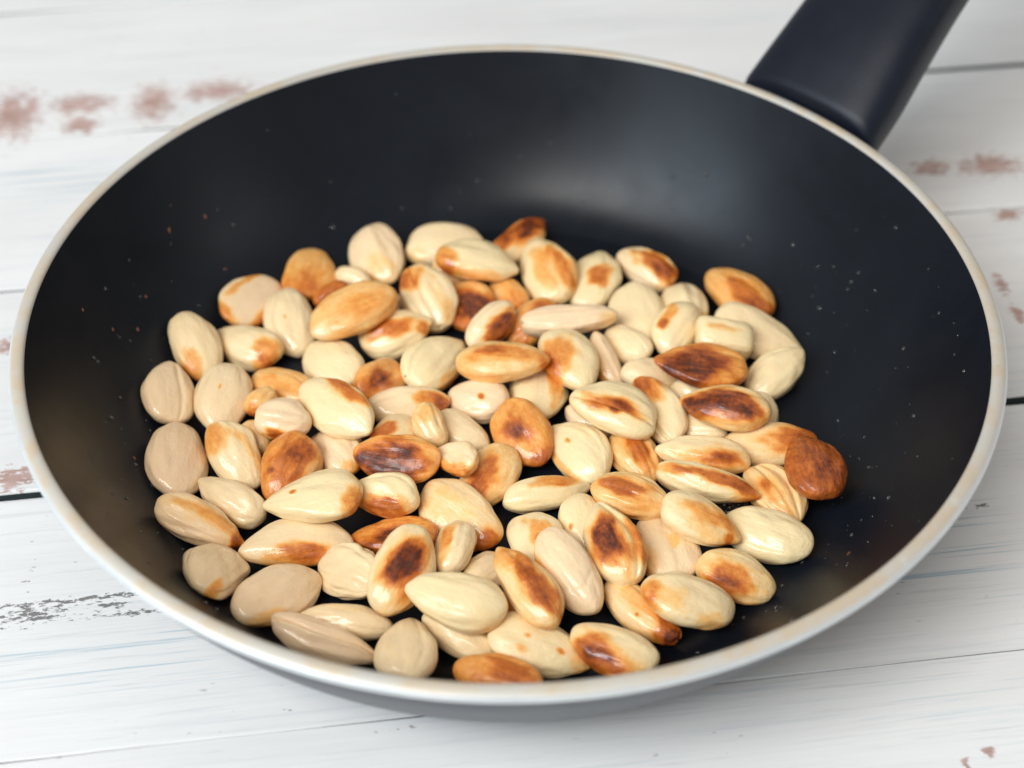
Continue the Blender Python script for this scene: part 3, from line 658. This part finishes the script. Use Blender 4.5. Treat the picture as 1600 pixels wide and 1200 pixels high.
 ((26.12, -87.23, 12.48),(0.9756, 0.0102, 0.0125, -0.2191),(11.28, 6.73, 4.33),0,0.1,0.1,[(-0.49, -0.68, 0.68, 0.6, 0.7, 0.5), (-0.17, -0.94, 0.45, 0.7, 0.4, 0.5), (0.49, -0.78, 0.55, 0.6, 0.4, 0.18)],{},
  'almond with a caramel half and an oily glint'),
 ((33.0, -72.72, 8.73),(0.9286, 0.0388, 0.0019, -0.3691),(12.48, 5.58, 4.18),0,0.8,0.16,[(0.94, -0.18, 0.28, 0.13, 0.5, 1.0), (0.76, -0.13, 0.62, 0.3, 0.9, 0.55), (0.06, 0.05, 1.07, 0.8, 0.4, 0.14), (0.12, -0.52, 0.91, 0.05, 0.09, 0.6)],{'trunc': 0.93},
  'peach almond with a burnt black end'),
 ((44.58, -72.27, 13.74),(0.9904, 0.0096, 0.117, -0.0733),(12.19, 8.04, 4.37),0,0.2,0.06,[(-0.82, -0.25, 0.41, 0.3, 0.6, 0.34), (-0.39, -0.42, 0.85, 0.6, 0.5, 0.16), (0.55, -0.82, 0.34, 0.4, 0.4, 0.2)],{},
  'big pale almond with a golden end, lying over the burnt-ended one'),
 ((58.11, -61.42, 10.3),(0.9694, 0.1657, 0.086, -0.1593),(10.37, 6.7, 4.34),0,0.1,0.16,[(-0.17, -0.39, 0.85, 0.65, 0.55, 0.42), (-0.33, -0.75, 0.64, 0.5, 0.4, 0.4)],{},
  'mottled golden orange almond with a pink glint, near the bare pan floor'),
 ((40.68, -50.98, 8.83),(0.7412, -0.0089, -0.0119, -0.6711),(12.6, 8.64, 4.22),0,0.6,0.06,[(0.11, 0.24, 0.89, 0.2, 0.2, 0.22), (0.54, -0.56, 0.65, 0.5, 0.3, 0.15)],{},
  'broad peach-cream almond between the scorched oval and a pale golden one'),
 ((67.8, -47.68, 9.52),(0.9526, 0.1457, -0.0312, -0.2653),(12.11, 7.29, 4.34),0,0.0,0.0,[],{},
  'large plain pale almond at the edge of the pile beside the bubbling oil'),
 ((49.96, -46.45, 14.66),(0.9646, 0.0925, 0.1109, -0.2206),(11.24, 6.38, 4.31),1,0.1,0.08,[(0.28, 0.09, 0.86, 0.8, 0.5, 0.36), (0.79, -0.36, 0.37, 0.14, 0.25, 0.4), (0.27, -0.58, 0.75, 0.6, 0.4, 0.12)],{},
  'smooth pale golden almond with a brown dot at its tip'),
 ((72.3, -31.44, 8.72),(0.8569, 0.0133, 0.006, -0.5153),(11.33, 7.53, 4.19),0,0.4,0.18,[(-0.17, -0.37, 0.91, 0.25, 0.3, 0.35), (0.37, -0.45, 0.76, 0.9, 0.5, 0.12)],{'groove': [(-0.2, 0.05), (0.3, 0.05)], 'wr': 1.8},
  'ridged golden almond with pale sides next to the red-brown one'),
 ((82.33, -27.17, 14.26),(0.7539, -0.0234, -0.0167, -0.6564),(11.91, 8.15, 4.27),0,0.2,0.8,[(-0.0, -0.04, 0.98, 0.6, 0.5, 0.12), (0.53, 0.36, 0.83, 0.7, 0.5, 0.22)],{'wr': 1.4},
  'red-brown almond, the most deeply roasted, beside the bare pan wall'),
 ((72.61, -13.89, 9.96),(0.9677, 0.2499, -0.0024, 0.0346),(13.19, 6.32, 4.27),0,0.3,0.14,[(0.38, 0.06, 0.92, 0.6, 0.6, 0.46), (0.74, -0.19, 0.6, 0.3, 0.7, 0.4)],{},
  'almond shading from cream to caramel touching the red-brown one'),
 ((27.24, -54.88, 15.03),(0.577, -0.0327, -0.1113, 0.8085),(13.19, 7.28, 4.38),1,0.1,0.08,[(-0.05, 0.2, 0.96, 0.5, 0.5, 1.0), (-0.17, 0.12, 0.96, 0.72, 0.72, 0.42), (-0.22, -0.79, 0.66, 0.9, 0.25, 0.4)],{'groove': [(-0.66, 0.06)]},
  'almond with a scorched black-brown oval and a split side seam lying on top'),
 ((20.78, -43.73, 9.34),(0.7672, 0.0317, 0.0881, -0.6346),(9.79, 6.75, 4.32),0,0.1,0.02,[(0.17, -0.76, 0.76, 0.1, 0.1, 0.5)],{},
  'pale almond half hidden behind the one with the split side seam'),
 ((14.98, -64.13, 14.46),(0.8484, 0.2063, 0.0227, -0.487),(12.72, 6.96, 4.38),0,0.7,0.03,[(-0.16, -0.75, 0.6, 0.7, 0.2, 0.3)],{'crack': 0.45, 'groove': [(-0.2, 0.03)]},
  'pale ivory almond with a cracked and peeling end'),
 ((7.08, -49.6, 9.76),(0.8484, 0.091, -0.1403, -0.5023),(10.12, 6.92, 4.33),0,0.2,0.06,[(0.23, 0.28, 0.95, 0.7, 0.5, 0.36), (0.58, -0.0, 0.8, 0.4, 0.4, 0.2)],{},
  'pale almond with a peach blush behind the cracked ivory one'),
 ((23.16, -2.92, 8.9),(0.9492, 0.0639, -0.0059, -0.308),(7.92, 5.1, 4.3),0,0.7,0.0,[],{},
  'pinkish almond showing under the plump dented one'),
]
NV_ = NV
for i, (loc, q, dim, tip, hue, g, spots, opt, label) in enumerate(ALMONDS):
    L, W, T = (d / 1000 for d in dim)
    P = almond_points(L, W, T, tip, opt, i + 1)
    tv = toast(P, L, W, T, g, spots)
    nu = P.shape[0]
    V = [tuple(P[0].mean(0))] + [tuple(p) for p in P[1:-1].reshape(-1, 3)] + [tuple(P[-1].mean(0))]
    A = [float(tv[0].mean())] + [float(x) for x in tv[1:-1].ravel()] + [float(tv[-1].mean())]
    F = []
    for a in range(nu - 3):
        for b in range(NV_):
            b2 = (b + 1) % NV_
            F.append((1 + a * NV_ + b, 1 + (a + 1) * NV_ + b, 1 + (a + 1) * NV_ + b2, 1 + a * NV_ + b2))
    last = len(V) - 1; o_ = 1 + (nu - 3) * NV_
    for b in range(NV_):
        b2 = (b + 1) % NV_
        F.append((0, 1 + b, 1 + b2)); F.append((last, o_ + b2, o_ + b))
    me = bpy.data.meshes.new('almond')
    me.from_pydata(V, [], F); me.update()
    bm = bmesh.new(); bm.from_mesh(me); bmesh.ops.recalc_face_normals(bm, faces=bm.faces); bm.to_mesh(me); bm.free()
    at = me.attributes.new('toast', 'FLOAT', 'POINT'); at.data.foreach_set('value', A)
    ah = me.attributes.new('hue', 'FLOAT', 'POINT'); ah.data.foreach_set('value', [hue] * len(V))
    o = link('almond', me, M_almond)
    o.location = [c / 1000 for c in loc]
    o.rotation_mode = 'QUATERNION'; o.rotation_quaternion = q
    tag(o, label, 'almond', 'toasted almonds in the pan')

# ------------------------------------------------------------------ oil and crumbs
rng = random.Random(5)
def blob_mesh(name, items, seg=10, rings=4):
    """low domes of oil on the pan surface, joined: (x, y, z, normal, radius, height)"""
    V, F = [], []
    for (x, y, z, n, r, h) in items:
        n = Vector(n).normalized(); u = n.orthogonal().normalized(); v = n.cross(u)
        b0 = len(V); c = Vector((x, y, z))
        ex = rng.uniform(.75, 1.25)
        for k in range(rings):
            a = (k / rings) * math.pi / 2
            for s in range(seg):
                p = 2 * math.pi * s / seg
                V.append(tuple(c + (u * math.cos(p) * ex + v * math.sin(p)) * r * math.cos(a) + n * (h * math.sin(a) - .00003)))
        V.append(tuple(c + n * h))
        for k in range(rings - 1):
            for s in range(seg):
                s2 = (s + 1) % seg
                F.append((b0 + k * seg + s, b0 + k * seg + s2, b0 + (k + 1) * seg + s2, b0 + (k + 1) * seg + s))
        for s in range(seg):
            F.append((b0 + (rings - 1) * seg + s, b0 + (rings - 1) * seg + (s + 1) % seg, len(V) - 1))
        F.append(tuple(b0 + s for s in range(seg))[::-1])
    me = bpy.data.meshes.new(name); me.from_pydata(V, [], F); me.update()
    return me
def on_wall(r, a):
    z = wall_z(r); d = (wall_z(r + .0005) - wall_z(r - .0005)) / .001
    return r * math.cos(a), r * math.sin(a), z, (-d * math.cos(a), -d * math.sin(a), 1)
drops = []
clusters = [(R(-12), .104, 30, .34, .010), (R(8), .108, 26, .25, .010), (R(32), .106, 26, .22, .009), (R(55), .108, 22, .2, .008), (R(95), .106, 12, .3, .008),
            (R(135), .108, 18, .3, .009), (R(172), .108, 20, .2, .009), (R(192), .104, 34, .17, .008), (R(218), .103, 26, .16, .007), (R(-30), .101, 26, .16, .007), (R(-50), .098, 14, .2, .006)]
for (a0, r0, n, sa, sr) in clusters:
    for _ in range(int(n * 1.0)):
        a = rng.gauss(a0, sa); r = min(.121, max(.0935, rng.gauss(r0, sr)))
        rad = .00016 + .00062 * rng.random() ** 2.4
        drops.append((*on_wall(r, a), rad, rad * rng.uniform(.55, .9)))
od = link('oil_droplets', blob_mesh('oil_droplets', drops), M_oil)
tag(od, 'tiny clear oil droplets spattered over the bare black pan wall', 'oil', kind='stuff')
fo = []
for (cx, cy, n, s) in ((.0679, -.0351, 46, .0030), (.0600, -.0330, 26, .0030), (.0492, -.0444, 22, .0022), (-.0195, -.061, 14, .0018), (-.052, -.0726, 12, .002)):
    for _ in range(n):
        fo.append((cx + rng.gauss(0, s), cy + rng.gauss(0, s * .5), ZF + rng.uniform(.0002, .0012), (0, 0, 1), rng.uniform(.00018, .0005), rng.uniform(.0002, .0005)))
fb = link('oil_foam', blob_mesh('oil_foam', fo, 8, 3), M_oil)
tag(fb, 'fine bubbling oil foam between the almonds on the pan floor', 'oil foam', kind='stuff')
V, F = [], []
for _ in range(12):
    a = rng.choice((rng.gauss(R(128), .35), rng.gauss(R(150), .4), rng.uniform(0, 6.28)))
    r = rng.uniform(.096, .119)
    x, y, z, n = on_wall(r, a); s = rng.uniform(.0003, .0008)
    b0 = len(V); c = Vector((x, y, z))
    u = Vector(n).orthogonal().normalized(); w = Vector(n).normalized(); v = w.cross(u)
    for (pu, pv, pw) in ((-1, -.4, 0), (1, -.3, 0), (.8, .5, 0), (-.7, .4, 0), (-.5, -.2, .6), (.6, -.1, .5), (.4, .3, .45), (-.4, .2, .5)):
        V.append(tuple(c + (u * pu * rng.uniform(.7, 1.3) + v * pv * rng.uniform(.7, 1.4) + w * pw) * s))
    F += [tuple(b0 + k for k in f) for f in ((3, 2, 1, 0), (4, 5, 6, 7), (0, 1, 5, 4), (1, 2, 6, 5), (2, 3, 7, 6), (3, 0, 4, 7))]
me = bpy.data.meshes.new('crumbs'); me.from_pydata(V, [], F); me.update()
tag(link('crumbs', me, M_crumb, smooth=False), 'scattered tiny reddish brown crumbs stuck on the pan wall', 'crumbs', kind='stuff')

scene.render.engine = 'CYCLES'
